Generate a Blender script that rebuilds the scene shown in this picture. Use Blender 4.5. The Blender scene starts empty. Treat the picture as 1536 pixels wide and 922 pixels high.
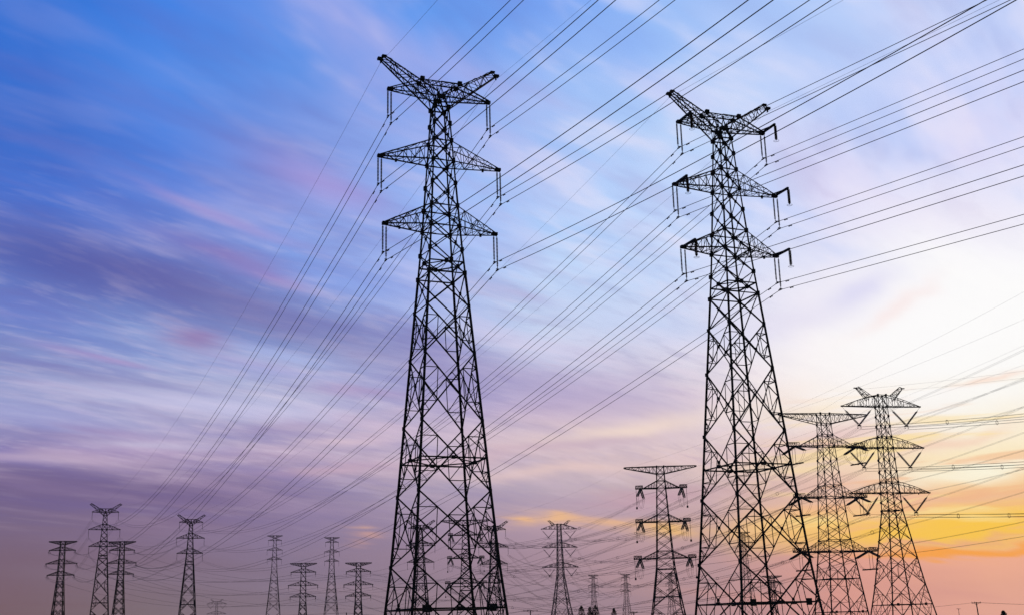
import bpy, math, random
from mathutils import Vector, Matrix

# ------------------------------------------------------------------ camera, sky, sun, exposure
C = bpy.data.collections.new('scene'); bpy.context.scene.collection.children.link(C)
S = bpy.context.scene
R = math.radians
CAM = Vector((0, 0, 1.7))
PITCH, ROLL = 0.2626123, 0.0249904
cd = bpy.data.cameras.new('camera'); cam = bpy.data.objects.new('camera', cd); C.objects.link(cam)
cam.location = CAM
cd.sensor_width = 36.0; cd.lens = 36.0*1804.206/1536
cam.matrix_world = Matrix.Translation(CAM) @ Matrix.Rotation(math.pi/2+PITCH, 4, 'X') @ Matrix.Rotation(-ROLL, 4, 'Z')
cd.clip_start = 0.1; cd.clip_end = 30000
S.camera = cam
S.view_settings.view_transform = 'Standard'; S.view_settings.look = 'None'
S.view_settings.gamma = 1; S.view_settings.exposure = 0.0
S.view_settings.use_curve_mapping = False

def lin(c):
    return tuple(((v/255)/12.92 if v/255 <= 0.04045 else ((v/255+0.055)/1.055)**2.4) for v in c)

W = bpy.data.worlds.new('World'); S.world = W; W.use_nodes = True
T = W.node_tree; T.nodes.clear()
def nd(t, **k):
    n = T.nodes.new(t)
    for a, b in k.items(): setattr(n, a, b)
    return n
def setin(n, i, v):
    if isinstance(v, (int, float)): n.inputs[i].default_value = v
    elif isinstance(v, tuple): n.inputs[i].default_value = v if len(v) != 3 or n.inputs[i].type == 'VECTOR' else (*v, 1)
    else: T.links.new(v, n.inputs[i])
def M(op, a, b=0.0, c=None, clamp=False):
    n = nd('ShaderNodeMath', operation=op, use_clamp=clamp); setin(n, 0, a); setin(n, 1, b)
    if c is not None: setin(n, 2, c)
    return n.outputs[0]
def VM(op, a, b=None):
    n = nd('ShaderNodeVectorMath', operation=op); setin(n, 0, a)
    if b is not None: setin(n, 1, b)
    return n.outputs['Value'] if op in ('DOT_PRODUCT', 'LENGTH') else n.outputs[0]
def XYZ(x, y, z):
    n = nd('ShaderNodeCombineXYZ'); setin(n, 0, x); setin(n, 1, y); setin(n, 2, z); return n.outputs[0]
def SS(x, a, b):                                    # smoothstep
    n = nd('ShaderNodeMapRange', interpolation_type='SMOOTHSTEP'); setin(n, 0, x)
    n.inputs[1].default_value = a; n.inputs[2].default_value = b; return n.outputs[0]
def MX(f, a, b):
    n = nd('ShaderNodeMix', data_type='RGBA'); setin(n, 0, f); setin(n, 6, a); setin(n, 7, b); return n.outputs[2]
def NZ(v, scale, detail=3.0, rough=0.5, dist=0.0):
    n = nd('ShaderNodeTexNoise'); T.links.new(v, n.inputs['Vector']); n.inputs['Scale'].default_value = scale
    n.inputs['Detail'].default_value = detail; n.inputs['Roughness'].default_value = rough
    n.inputs['Distortion'].default_value = dist; return n.outputs[0]
tc = nd('ShaderNodeTexCoord')
sp = nd('ShaderNodeSeparateXYZ'); T.links.new(tc.outputs['Generated'], sp.inputs[0])
dx, dy, dz = sp.outputs
az = M('MULTIPLY', M('ARCTAN2', dx, dy), 57.29578)
el = M('MULTIPLY', M('ARCSINE', dz), 57.29578)
# the cloud deck: a high plane streaked along the wind (azimuth 41 degrees)
inv = M('DIVIDE', 1.0, M('MAXIMUM', M('ADD', dz, 0.10), 0.03))
px_, py_ = M('MULTIPLY', dx, inv), M('MULTIPLY', dy, inv)
wa = R(41)
along = M('ADD', M('MULTIPLY', px_, math.sin(wa)), M('MULTIPLY', py_, math.cos(wa)))
across = M('SUBTRACT', M('MULTIPLY', px_, math.cos(wa)), M('MULTIPLY', py_, math.sin(wa)))
deck = XYZ(M('MULTIPLY', along, 0.42), M('MULTIPLY', across, 1.3), 0.0)
bend = NZ(XYZ(M('MULTIPLY', along, 0.5), M('MULTIPLY', across, 0.5), 3.7), 1.1, 2.0)
deck_b = VM('ADD', deck, XYZ(0.0, M('MULTIPLY', M('SUBTRACT', bend, 0.5), 0.7), 0.0))
n_big = NZ(deck_b, 1.15, 3.0, 0.5)
n_mid = NZ(VM('ADD', deck_b, (7.3, 2.1, 0)), 3.1, 4.0, 0.55)
n_fine = NZ(VM('ADD', deck_b, (1.3, 9.1, 2)), 8.0, 3.0, 0.5)
n_thin = NZ(VM('ADD', deck_b, (3.3, 6.1, 4)), 17.0, 3.0, 0.6)
wob = NZ(VM('ADD', deck_b, (4.3, 5.1, 6)), 2.2, 3.0, 0.5)
el_w = M('ADD', el, M('MULTIPLY', M('SUBTRACT', wob, 0.5), M('MULTIPLY', SS(el, 4.0, 14.0), 4.0)))
az_w = M('ADD', az, M('MULTIPLY', M('SUBTRACT', n_big, 0.5), 9.0))
# base colour of the dusk sky by azimuth and elevation
COLS = [
    (-22.63, [(27.75, (46, 114, 213)), (24.94, (53, 111, 208)), (22.08, (56, 108, 203)), (19.18, (70, 114, 208)), (16.25, (99, 123, 201)), (13.32, (124, 145, 205)), (10.39, (152, 160, 206)), (8.06, (141, 128, 176)), (6.61, (121, 105, 140)), (5.18, (123, 105, 135)), (3.76, (124, 102, 122)), (1.17, (127, 101, 108))]),
    (-16.82, [(28.59, (68, 131, 228)), (25.68, (78, 136, 228)), (22.72, (83, 131, 223)), (19.72, (93, 131, 218)), (16.68, (109, 126, 196)), (13.64, (138, 160, 215)), (10.61, (176, 179, 215)), (8.19, (165, 148, 187)), (6.7, (134, 115, 150)), (5.21, (130, 110, 141)), (3.74, (130, 110, 132)), (1.07, (131, 113, 119))]),
    (-10.64, [(29.16, (84, 144, 234)), (26.19, (96, 147, 231)), (23.15, (126, 152, 226)), (20.07, (141, 157, 226)), (16.96, (131, 162, 231)), (13.84, (150, 169, 220)), (10.72, (192, 193, 221)), (8.25, (175, 157, 188)), (6.71, (148, 130, 165)), (5.19, (143, 126, 160)), (3.68, (137, 120, 146)), (0.95, (138, 121, 133))]),
    (-4.21, [(29.41, (104, 158, 241)), (26.4, (124, 165, 241)), (23.32, (144, 175, 241)), (20.2, (154, 185, 246)), (17.04, (169, 190, 246)), (13.87, (163, 167, 215)), (10.71, (176, 167, 207)), (8.21, (194, 177, 199)), (6.65, (172, 157, 181)), (5.11, (162, 143, 167)), (3.58, (156, 133, 153)), (0.81, (155, 132, 142))]),
    (2.32, [(29.29, (120, 165, 245)), (26.28, (158, 192, 249)), (23.2, (163, 197, 249)), (20.07, (173, 207, 254)), (16.91, (193, 217, 252)), (13.74, (200, 213, 241)), (10.58, (188, 172, 206)), (8.07, (213, 189, 196)), (6.51, (196, 177, 189)), (4.96, (185, 158, 174)), (3.43, (173, 145, 159)), (0.66, (166, 139, 150))]),
    (8.78, [(28.81, (150, 191, 252)), (25.83, (175, 206, 252)), (22.78, (190, 216, 252)), (19.69, (200, 218, 254)), (16.57, (205, 221, 252)), (13.44, (216, 216, 238)), (10.31, (227, 213, 220)), (7.83, (226, 201, 199)), (6.29, (212, 186, 183)), (4.76, (201, 167, 168)), (3.25, (196, 157, 158)), (0.51, (184, 147, 151))]),
    (15.01, [(28.01, (183, 207, 252)), (25.09, (193, 212, 252)), (22.12, (206, 217, 252)), (19.1, (222, 222, 250)), (16.05, (235, 233, 250)), (12.99, (250, 244, 248)), (9.94, (253, 243, 238)), (7.51, (242, 210, 192)), (6.01, (235, 190, 172)), (4.52, (250, 197, 152)), (3.04, (232, 167, 149)), (0.36, (227, 160, 149))]),
    (20.9, [(26.95, (208, 217, 251)), (24.13, (208, 215, 251)), (21.25, (218, 220, 251)), (18.33, (240, 238, 252)), (15.39, (253, 252, 254)), (12.43, (255, 254, 252)), (9.48, (255, 250, 238)), (7.14, (255, 236, 195)), (5.68, (250, 205, 150)), (4.24, (253, 200, 95)), (2.8, (247, 179, 148)), (0.21, (240, 176, 155))])]
col = None
for a, stops in COLS:
    r = nd('ShaderNodeValToRGB'); cr = r.color_ramp; cr.interpolation = 'LINEAR'
    T.links.new(M('DIVIDE', M('MAXIMUM', el_w, 0.0), 30.0), r.inputs[0])
    st = sorted((e/30.0, c) for e, c in stops)
    cr.elements[0].position = st[0][0]; cr.elements[0].color = (*lin(st[0][1]), 1)
    cr.elements[1].position = min(1, st[-1][0]); cr.elements[1].color = (*lin(st[-1][1]), 1)
    for p, c in st[1:-1]:
        e = cr.elements.new(p); e.color = (*lin(c), 1)
    if col is None: col = r.outputs[0]
    else: col = MX(M('MULTIPLY', M('SUBTRACT', az_w, prev), 1.0/(a-prev), clamp=True), col, r.outputs[0])
    prev = a
# streaked cloud: paler and pinker where thick, deeper blue or mauve between
hi = SS(n_mid, 0.46, 0.70); lo = SS(n_mid, 0.54, 0.32)
gate = SS(el, 3.5, 9.0)
def tint(f, c, tone, mode):
    n = nd('ShaderNodeMix', data_type='RGBA', blend_type=mode); setin(n, 0, f); setin(n, 6, c); setin(n, 7, lin(tone)); return n.outputs[2]
leftness = SS(az, 14.0, -8.0)
calm = M('SUBTRACT', 1.0, M('MULTIPLY', M('MULTIPLY', SS(az, 8.0, 15.0), SS(el, 22.0, 15.0)), 0.85))
gate = M('MULTIPLY', gate, calm)
clear = M('SUBTRACT', 1.0, M('MULTIPLY', M('MULTIPLY', leftness, SS(el, 15.0, 22.0)), M('MULTIPLY', SS(az, -8.0, -15.0), 0.75)))
col = tint(M('MULTIPLY', M('MULTIPLY', hi, M('MULTIPLY', gate, clear)), 0.24), col, (232, 200, 226), 'MIX')
darkf = M('MULTIPLY', M('MULTIPLY', lo, gate), M('ADD', 0.08, M('MULTIPLY', leftness, 0.26)))
col = tint(darkf, col, (98, 98, 178), 'MIX')
col = tint(M('MULTIPLY', M('MULTIPLY', SS(n_fine, 0.5, 0.72), M('MULTIPLY', gate, clear)), 0.20), col, (245, 225, 240), 'MIX')
col = tint(M('MULTIPLY', M('MULTIPLY', SS(n_fine, 0.5, 0.30), gate), 0.16), col, (112, 104, 180), 'MIX')
band = M('MULTIPLY', M('MULTIPLY', SS(el, 6.0, 8.5), SS(el, 24.0, 14.0)), calm)
col = tint(M('MULTIPLY', M('MULTIPLY', SS(n_thin, 0.50, 0.68), band), 0.14), col, (226, 214, 232), 'MIX')
col = tint(M('MULTIPLY', M('MULTIPLY', SS(n_thin, 0.50, 0.32), band), 0.12), col, (122, 108, 158), 'MIX')
ro = M('MULTIPLY', SS(az, -2.0, 6.0), SS(el, 14.0, 19.0))
col = tint(M('MULTIPLY', M('MULTIPLY', lo, ro), 0.42), col, (158, 194, 252), 'MIX')
col = tint(M('MULTIPLY', M('MULTIPLY', SS(n_fine, 0.48, 0.68), ro), 0.30), col, (236, 236, 254), 'MIX')
# gilded streaks round the sunset, lying level near the horizon
low = XYZ(M('MULTIPLY', az, 0.07), M('ADD', M('MULTIPLY', el, 0.62), M('MULTIPLY', az, -0.012)), 1.7)
g1 = NZ(low, 1.6, 4.0, 0.55, 0.6); g2 = NZ(VM('ADD', low, (5.2, 3.3, 8.0)), 2.1, 4.0, 0.55, 0.6)
gw = M('MULTIPLY', SS(az, 9.0, 16.0), M('MULTIPLY', SS(el, 3.0, 4.2), SS(el, 11.0, 7.6)))
GILD = M('MULTIPLY', SS(g1, 0.50, 0.62), gw); ROSE = M('MULTIPLY', SS(g2, 0.52, 0.64), gw)
# single cloud banks: azimuth, elevation, half sizes in degrees, slope, tone, density
BANKS = [
    (4.07, 9.26, 6.98, 1.38, 4, (236, 212, 212), 0.5, 1),
    (-2.34, 7.86, 3.81, 0.43, 6, (222, 190, 196), 0.45, 1),
    (-18.77, 11.44, 6.35, 0.31, -6, (135, 128, 180), 0.45, 1),
    (-19.76, 8.87, 2.86, 0.25, -3, (140, 122, 172), 0.5, 1),
    (-10.85, 9.48, 2.86, 0.31, 2, (165, 140, 180), 0.5, 1),
    (-11.3, 14.76, 4.76, 0.43, -15, (130, 125, 190), 0.4, 1),
    (-15.08, 15.4, 10.48, 1.05, -15, (102, 94, 158), 0.62, 1),
    (-22.31, 16.45, 4.76, 1.23, -12, (78, 84, 158), 0.5, 1),
    (-22.98, 14.18, 3.81, 0.68, -10, (100, 115, 200), 0.4, 1),
    (-13.98, 18.94, 3.81, 0.28, -18, (195, 155, 205), 0.3, 1),
    (-9.51, 21.05, 3.17, 0.8, -20, (190, 162, 222), 0.45, 1),
    (-13.59, 17.23, 2.86, 0.46, -14, (150, 118, 178), 0.55, 1),
    (-11.98, 16.3, 1.9, 0.31, -14, (165, 130, 190), 0.5, 1),
    (-15.14, 13.46, 1.46, 0.58, -8, (148, 115, 168), 0.75, 1),
    (-21.17, 12.76, 2.06, 0.31, -10, (170, 140, 195), 0.35, 1),
    (-18.83, 12.34, 1.59, 0.18, -10, (190, 150, 200), 0.4, 1),
    (-21.79, 9.68, 4.13, 0.55, -5, (178, 180, 226), 0.5, 1),
    (-13.03, 10.38, 5.71, 0.62, -3, (196, 198, 234), 0.6, 1),
    (-21.66, 7.84, 5.4, 0.25, -2, (205, 182, 205), 0.6, 1),
    (-16.26, 8.56, 2.86, 0.25, 0, (200, 195, 222), 0.5, 1),
    (-19.22, 9.33, 2.22, 0.22, -5, (150, 125, 175), 0.5, 1),
    (-11.22, 11.96, 3.49, 0.37, -8, (150, 150, 215), 0.4, 1),
    (-7.74, 11.05, 2.54, 0.28, -4, (170, 140, 190), 0.5, 1),
    (-8.03, 9.02, 2.7, 0.34, 4, (228, 200, 212), 0.6, 1),
    (-8.64, 7.63, 3.49, 0.25, 4, (205, 170, 190), 0.5, 1),
    (-5.51, 10.1, 2.22, 0.37, 6, (200, 180, 205), 0.4, 1),
    (-8.12, 16.23, 3.81, 0.68, -10, (140, 168, 238), 0.5, 1),
    (-3.55, 14.82, 3.49, 0.49, -12, (175, 195, 242), 0.45, 1),
    (-11.25, 12.89, 2.86, 0.28, -10, (178, 190, 238), 0.5, 1),
    (-20.45, 6.5, 9.52, 0.8, 0, (114, 97, 142), 0.6, 1.6),
    (3.51, 11.01, 5.4, 1.23, -10, (182, 168, 205), 0.65, 1),
    (5.66, 9.2, 3.81, 0.43, 8, (248, 224, 206), 0.7, 1),
    (2.77, 8.42, 4.44, 0.28, 6, (195, 168, 190), 0.5, 1),
    (2.4, 7.18, 4.76, 0.25, 2, (238, 206, 198), 0.6, 1),
    (6.43, 5.9, 3.49, 0.43, 0, (196, 155, 172), 0.6, 1),
    (5.93, 14.23, 4.13, 0.74, -12, (192, 212, 248), 0.5, 1),
    (1.0, 13.46, 2.86, 0.37, -12, (215, 210, 238), 0.5, 1),
    (-0.25, 15.72, 2.22, 0.37, -12, (205, 195, 230), 0.4, 1),
    (-7.34, 4.88, 0.57, 0.15, 0, (208, 165, 152), 0.7, 1),
    (-6.81, 4.38, 0.76, 0.15, 0, (205, 158, 150), 0.7, 1),
    (0.28, 4.98, 1.08, 0.25, -2, (246, 192, 135), 0.8, 1),
    (2.07, 5.05, 0.7, 0.25, 0, (246, 192, 135), 0.8, 1),
    (4.35, 4.87, 1.97, 0.25, -6, (244, 190, 138), 0.7, 1),
    (6.97, 4.44, 1.27, 0.43, 0, (250, 196, 112), 0.75, 1),
    (12.44, 4.3, 3.49, 0.86, 0, (255, 203, 112), 0.6, 1.4),
    (19.89, 3.78, 6.03, 0.74, 0, (255, 204, 76), 0.9, 1.4),
    (19.78, 5.26, 4.76, 0.37, 2, (240, 184, 160), 0.6, 1),
    (21.3, 6.36, 4.13, 0.4, 3, (255, 247, 222), 0.9, 1),
    (20.54, 11.87, 6.67, 3.38, 0, (255, 254, 254), 0.75, 1.5),
    (14.58, 8.27, 2.86, 0.49, 0, (228, 190, 192), 0.6, 1),
    (19.78, 7.7, 2.86, 0.28, 8, (246, 204, 182), 0.55, 1),
    (13.26, 6.98, 2.86, 0.37, 0, (250, 225, 190), 0.6, 1),
    (16.71, 14.68, 1.59, 0.55, 15, (222, 220, 246), 0.85, 1),
    (18.27, 13.76, 1.9, 0.34, 25, (252, 222, 216), 0.4, 1),
    (13.23, 13.76, 3.49, 0.8, 5, (225, 220, 243), 0.5, 1),
    (21.76, 10.17, 1.33, 0.15, 4, (250, 215, 200), 0.6, 1),
    (20.06, 2.82, 4.76, 0.22, 0, (255, 168, 74), 0.95, 1.8),
    (18.72, 3.28, 4.13, 0.12, 1, (238, 172, 140), 0.7, 1),
    (16.86, 4.54, 1.9, 0.12, 0, (244, 190, 150), 0.5, 1),
    (21.32, 6.56, 3.49, 0.25, 1, (255, 250, 228), 0.7, 1),
    (14.54, 4.65, 2.22, 0.31, 0, (255, 214, 110), 0.6, 1),
    (12.0, 10.12, 2.86, 0.68, 10, (250, 236, 228), 0.5, 1),
    (14.59, 25.0, 5.4, 0.68, -32, (206, 216, 251), 0.4, 1),
    (6.32, 27.0, 2.22, 1.17, -25, (128, 170, 246), 0.4, 1),
    (17.99, 26.32, 3.49, 0.92, -25, (178, 205, 251), 0.5, 1),
    (8.22, 24.73, 2.86, 0.68, -25, (192, 196, 245), 0.35, 1),
    (-2.17, 19.24, 2.54, 0.92, -20, (150, 180, 245), 0.4, 1)]
edge = XYZ(M('ADD', az, M('MULTIPLY', M('SUBTRACT', n_mid, 0.5), 4.0)), M('ADD', el, M('MULTIPLY', M('SUBTRACT', wob, 0.5), 1.6)), 0.0)
for (a, e, rx, ry, rot, c, s, k) in BANKS:
    mp = nd('ShaderNodeMapping', vector_type='TEXTURE'); T.links.new(edge, mp.inputs[0])
    mp.inputs['Location'].default_value = (a, e, 0); mp.inputs['Rotation'].default_value = (0, 0, R(rot)); mp.inputs['Scale'].default_value = (rx, ry, 1)
    q = VM('DOT_PRODUCT', mp.outputs[0], mp.outputs[0])
    if k != 1.0: q = M('POWER', q, k)
    g = M('MULTIPLY', M('POWER', 2.71828, M('MULTIPLY', q, -1.0)), s)
    col = MX(g, col, lin(c))
col = MX(M('MULTIPLY', GILD, 0.75), col, lin((255, 226, 156)))
col = MX(M('MULTIPLY', ROSE, 0.55), col, lin((246, 186, 140)))
# far from the sunset the dome falls back to the physical dusk sky
sky = nd('ShaderNodeTexSky', sky_type='NISHITA', sun_disc=False, sun_elevation=R(2.0), sun_rotation=R(32.0), altitude=20.0, air_density=1.2, dust_density=2.0, ozone_density=2.5)
nish = nd('ShaderNodeMix', data_type='RGBA', blend_type='MULTIPLY'); nish.inputs[0].default_value = 1
T.links.new(sky.outputs[0], nish.inputs[6]); nish.inputs[7].default_value = (0.12, 0.12, 0.12, 1)
away = M('MAXIMUM', SS(M('ABSOLUTE', M('SUBTRACT', az, 5.0)), 40.0, 85.0), SS(el, 33.0, 60.0))
col = MX(away, col, nish.outputs[2])
bg = nd('ShaderNodeBackground'); T.links.new(col, bg.inputs[0]); bg.inputs[1].default_value = 1.0
wo = nd('ShaderNodeOutputWorld'); T.links.new(bg.outputs[0], wo.inputs[0])

sl = bpy.data.lights.new('sun', 'SUN'); sun = bpy.data.objects.new('sun', sl); C.objects.link(sun)
sl.energy = 0.5; sl.angle = R(1.0); sl.color = (1.0, 0.62, 0.36)
sdir = Vector((math.sin(R(32))*math.cos(R(2)), math.cos(R(32))*math.cos(R(2)), math.sin(R(2))))
sun.rotation_euler = (-sdir).to_track_quat('-Z', 'Y').to_euler()

# ------------------------------------------------------------------ materials
def mat(name, base, rough=0.6, metal=0.0, noise=0.0, nscale=3.0, base2=None):
    m = bpy.data.materials.new(name); m.use_nodes = True; t = m.node_tree; b = t.nodes['Principled BSDF']
    b.inputs['Roughness'].default_value = rough; b.inputs['Metallic'].default_value = metal
    b.inputs['Base Color'].default_value = (*base, 1)
    if base2:
        o = t.nodes.new('ShaderNodeTexCoord'); n = t.nodes.new('ShaderNodeTexNoise'); n.inputs['Scale'].default_value = nscale; n.inputs['Detail'].default_value = 5
        r = t.nodes.new('ShaderNodeValToRGB'); r.color_ramp.elements[0].position = 0.35; r.color_ramp.elements[1].position = 0.65
        r.color_ramp.elements[0].color = (*base, 1); r.color_ramp.elements[1].color = (*base2, 1)
        t.links.new(o.outputs['Object'], n.inputs['Vector']); t.links.new(n.outputs[0], r.inputs[0]); t.links.new(r.outputs[0], b.inputs['Base Color'])
    return m
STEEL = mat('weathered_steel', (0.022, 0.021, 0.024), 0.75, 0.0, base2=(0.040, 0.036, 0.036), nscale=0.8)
INSUL = mat('brown_porcelain', (0.030, 0.018, 0.014), 0.35, base2=(0.045, 0.03, 0.025))
GLASSI = mat('grey_glass_insulator', (0.10, 0.14, 0.14), 0.3, base2=(0.14, 0.18, 0.17))
CABLE = mat('aluminium_cable', (0.045, 0.042, 0.045), 0.7, base2=(0.07, 0.065, 0.065), nscale=1)
CONC = mat('footing_concrete', (0.25, 0.24, 0.22), 0.9, base2=(0.32, 0.31, 0.29))
WOODP = mat('pole_concrete', (0.09, 0.085, 0.08), 0.9, base2=(0.13, 0.12, 0.11))
BARK = mat('bark', (0.06, 0.045, 0.03), 0.9, base2=(0.09, 0.07, 0.05))
LEAF = mat('leaves', (0.035, 0.055, 0.02), 0.8, base2=(0.06, 0.08, 0.03), nscale=2)
FIELD = mat('field', (0.05, 0.055, 0.025), 0.95, base2=(0.11, 0.09, 0.055), nscale=0.02)

# ------------------------------------------------------------------ mesh helpers
class MB:
    def __init__(s): s.v = []; s.f = []
    def bar(s, p, q, w, prof='L', roll=0.0):
        p, q = Vector(p), Vector(q); d = q-p
        if d.length < 1e-4: return
        d.normalize(); up = Vector((0, 0, 1)) if abs(d.z) < 0.95 else Vector((0, 1, 0))
        a = d.cross(up).normalized(); b = a.cross(d).normalized()
        if roll: m = Matrix.Rotation(roll, 3, d); a = m @ a; b = m @ b
        h = w/2
        if prof == 'L':
            t = w*0.22; pr = [(-h, -h), (h, -h), (h, -h+t), (-h+t, -h+t), (-h+t, h), (-h, h)]
        else: pr = [(-h, -h), (h, -h), (h, h), (-h, h)]
        n = len(pr); i = len(s.v)
        for o in (p, q):
            for (x, y) in pr: s.v.append(o+a*x+b*y)
        for k in range(n):
            j = (k+1) % n; s.f.append((i+k, i+j, i+n+j, i+n+k))
        if prof != 'L': s.f.append(tuple(i+k for k in range(n))[::-1]); s.f.append(tuple(i+n+k for k in range(n)))
        else:
            for o, rev in ((i, True), (i+n, False)):
                for q4 in ((0, 1, 2, 3), (0, 3, 4, 5)):
                    f = tuple(o+k for k in q4); s.f.append(f[::-1] if rev else f)
    def box(s, c, size, rz=0.0):
        c = Vector(c); m = Matrix.Rotation(rz, 3, 'Z'); i = len(s.v)
        for x in (-1, 1):
            for y in (-1, 1):
                for z in (-1, 1): s.v.append(c+m @ Vector((x*size[0]/2, y*size[1]/2, z*size[2]/2)))
        for f in ((0, 1, 3, 2), (4, 6, 7, 5), (0, 4, 5, 1), (2, 3, 7, 6), (0, 2, 6, 4), (1, 5, 7, 3)): s.f.append(tuple(i+k for k in f))
    def tube(s, pts, radii, n=6, caps=True):
        pts = [Vector(p) for p in pts]; i0 = len(s.v); N = len(pts)
        if isinstance(radii, (int, float)): radii = [radii]*N
        ref = None
        for k, p in enumerate(pts):
            d = (pts[min(k+1, N-1)]-pts[max(k-1, 0)]).normalized()
            if ref is None: ref = Vector((0, 0, 1)) if abs(d.z) < 0.9 else Vector((1, 0, 0))
            a = d.cross(ref)
            if a.length < 1e-3: a = d.cross(Vector((0, 1, 0)))
            a.normalize(); b = a.cross(d)
            for j in range(n):
                t = 2*math.pi*j/n; s.v.append(p+(a*math.cos(t)+b*math.sin(t))*radii[k])
        for k in range(N-1):
            for j in range(n):
                j2 = (j+1) % n; a0 = i0+k*n
                s.f.append((a0+j, a0+j2, a0+n+j2, a0+n+j))
        if caps:
            s.f.append(tuple(i0+j for j in range(n))[::-1]); s.f.append(tuple(i0+(N-1)*n+j for j in range(n)))
    def lattice(s, A, B, n, w, cross=False):
        """zigzag bracing between two chords given by end points"""
        a0, a1 = map(Vector, A); b0, b1 = map(Vector, B)
        for k in range(n):
            t, u = k/n, (k+1)/n
            pa, pb, qa, qb = a0.lerp(a1, t), b0.lerp(b1, t), a0.lerp(a1, u), b0.lerp(b1, u)
            if (k % 2 == 0): s.bar(pa, qb, w)
            else: s.bar(pb, qa, w)
            if cross: s.bar(pb, qa, w) if k % 2 == 0 else s.bar(pa, qb, w)
            if k: s.bar(pa, pb, w)
    def build(s, name, material, parent=None, smooth=False):
        me = bpy.data.meshes.new(name); me.from_pydata([tuple(v) for v in s.v], [], s.f); me.materials.append(material)
        if smooth: me.polygons.foreach_set('use_smooth', [True]*len(me.polygons))
        me.update(); o = bpy.data.objects.new(name, me); C.objects.link(o)
        if parent: o.parent = parent
        return o
def tag(o, label=None, cat=None, group=None, kind=None):
    if label: o['label'] = label
    if cat: o['category'] = cat
    if group: o['group'] = group
    if kind: o['kind'] = kind
    return o
def empty(name, loc, rz=0.0):
    o = bpy.data.objects.new(name, None); C.objects.link(o); o.location = loc; o.rotation_euler = (0, 0, rz); o.empty_display_size = 0.5; return o
def copy_tree(o, parent=None):
    c = o.copy(); C.objects.link(c); c.parent = parent
    for ch in list(o.children): copy_tree(ch, c)
    return c

# ------------------------------------------------------------------ ground
g = MB(); n = 64; RG = 12000
for k in range(n): g.v.append(Vector((RG*math.cos(2*math.pi*k/n), RG*math.sin(2*math.pi*k/n), 0)))
g.f.append(tuple(range(n)))
tag(g.build('ground', FIELD), 'flat dark farmland under the pylons', None, None, 'structure')

# ------------------------------------------------------------------ lattice pylons
def wat(tab, z):
    if z <= tab[0][0]: (a, b), (c, d) = tab[0], tab[1]
    elif z >= tab[-1][0]: return tab[-1][1]
    else:
        for (a, b), (c, d) in zip(tab, tab[1:]):
            if a <= z <= c: break
    return b+(d-b)*(z-a)/(c-a)

SPEC = {}
SPEC['A'] = dict(w=[(2, 4.318), (7, 3.78), (13, 3.308), (19, 2.864), (25, 2.406), (31, 1.947), (37, 1.476), (44, 1.06), (50.6, 0.68)],
    nodes=[0, 7.42, 13.58, 19.8, 26.0, 30.5, 33.7, 36.0, 38.35, 40.4, 42.7, 44.98, 47.1, 48.9, 50.6], waist=33.7,
    arms=[(38.355, 5.52, 2.05), (44.977, 6.0, 2.1), (51.94, 5.07, 1.4)], dia=[3.7, 16.5, 34.8], top='horn', horn=(55.0, 5.9), ins='I', drop=3.15,
    leg=0.23, dg=0.115, rd=0.075, ch=0.11)
SPEC['B'] = dict(w=[(0, 5.9), (5.5, 4.75), (27, 1.75), (31, 1.62), (50, 1.08), (54.5, 1.05)],
    nodes=[0, 10, 16, 20, 23.5, 27, 29, 31.1, 33.6, 36.1, 39, 41.8, 44.4, 47, 49.4, 51.8, 54.5], waist=27,
    arms=[(31.1, 10.2, 2.5), (41.8, 9.9, 2.6), (51.8, 10.2, 2.7)], dia=[5.5, 27.0], top='backhorn', horn=(56.3, 6.1), ins='V', drop=4.6,
    leg=0.27, dg=0.13, rd=0.08, ch=0.14)
SPEC['C'] = dict(w=[(0, 5.4), (7.3, 4.65), (22.5, 3.05), (36.8, 2.25), (50.2, 1.5), (56.0, 1.3)],
    nodes=[0, 9, 16.5, 19.7, 22.7, 26.2, 29.9, 33.7, 36.9, 40.2, 43.6, 47.2, 50.2, 53.1, 55.9], waist=19.7,
    arms=[(19.7, 11.6, 2.9), (33.7, 10.2, 3.1), (47.2, 11.0, 3.0)], dia=[4.5, 12.75, 19.7], top='beam', beam=(55.9, 12.6, 2.7), ins='T', drop=1.6, turn=(R(26), R(12)), squared=True,
    leg=0.3, dg=0.14, rd=0.08, ch=0.16)
SPEC['K'] = dict(w=[(0, 6.1), (5.5, 5.0), (19.9, 2.9), (25.6, 2.5), (36.9, 1.9), (48.4, 1.32), (53.2, 1.15)],
    nodes=[0, 8, 14.5, 19.9, 23.3, 25.6, 29.1, 32, 35, 37.1, 40, 43, 45.9, 48.2, 50.6, 53.0], waist=19.9,
    arms=[(23.3, 10.0, 2.3), (35.0, 8.9, 2.2), (45.9, 8.4, 2.4)], dia=[4.0, 11.2, 19.9], top='beam', beam=(53.0, 11.8, 2.4), ins='T', drop=2.8, turn=(R(-14), R(-20)), squared=True,
    leg=0.34, dg=0.16, rd=0.09, ch=0.2)
SPEC['P'] = dict(w=[(0, 4.4), (15, 3.0), (34, 1.7), (46, 1.4), (56, 1.2)],
    nodes=[0, 7, 14, 20, 25, 29.5, 34, 37.4, 40.5, 43.6, 47, 50.8, 53.3, 55.8], waist=34,
    arms=[(37.4, 7.2, 2.0), (43.6, 8.3, 2.2), (50.8, 7.0, 1.9)], dia=[10.5, 34], top='beam', beam=(55.8, 7.3, 1.9), ins='T', drop=1.2,
    leg=0.3, dg=0.15, rd=0.1, ch=0.16)
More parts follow.
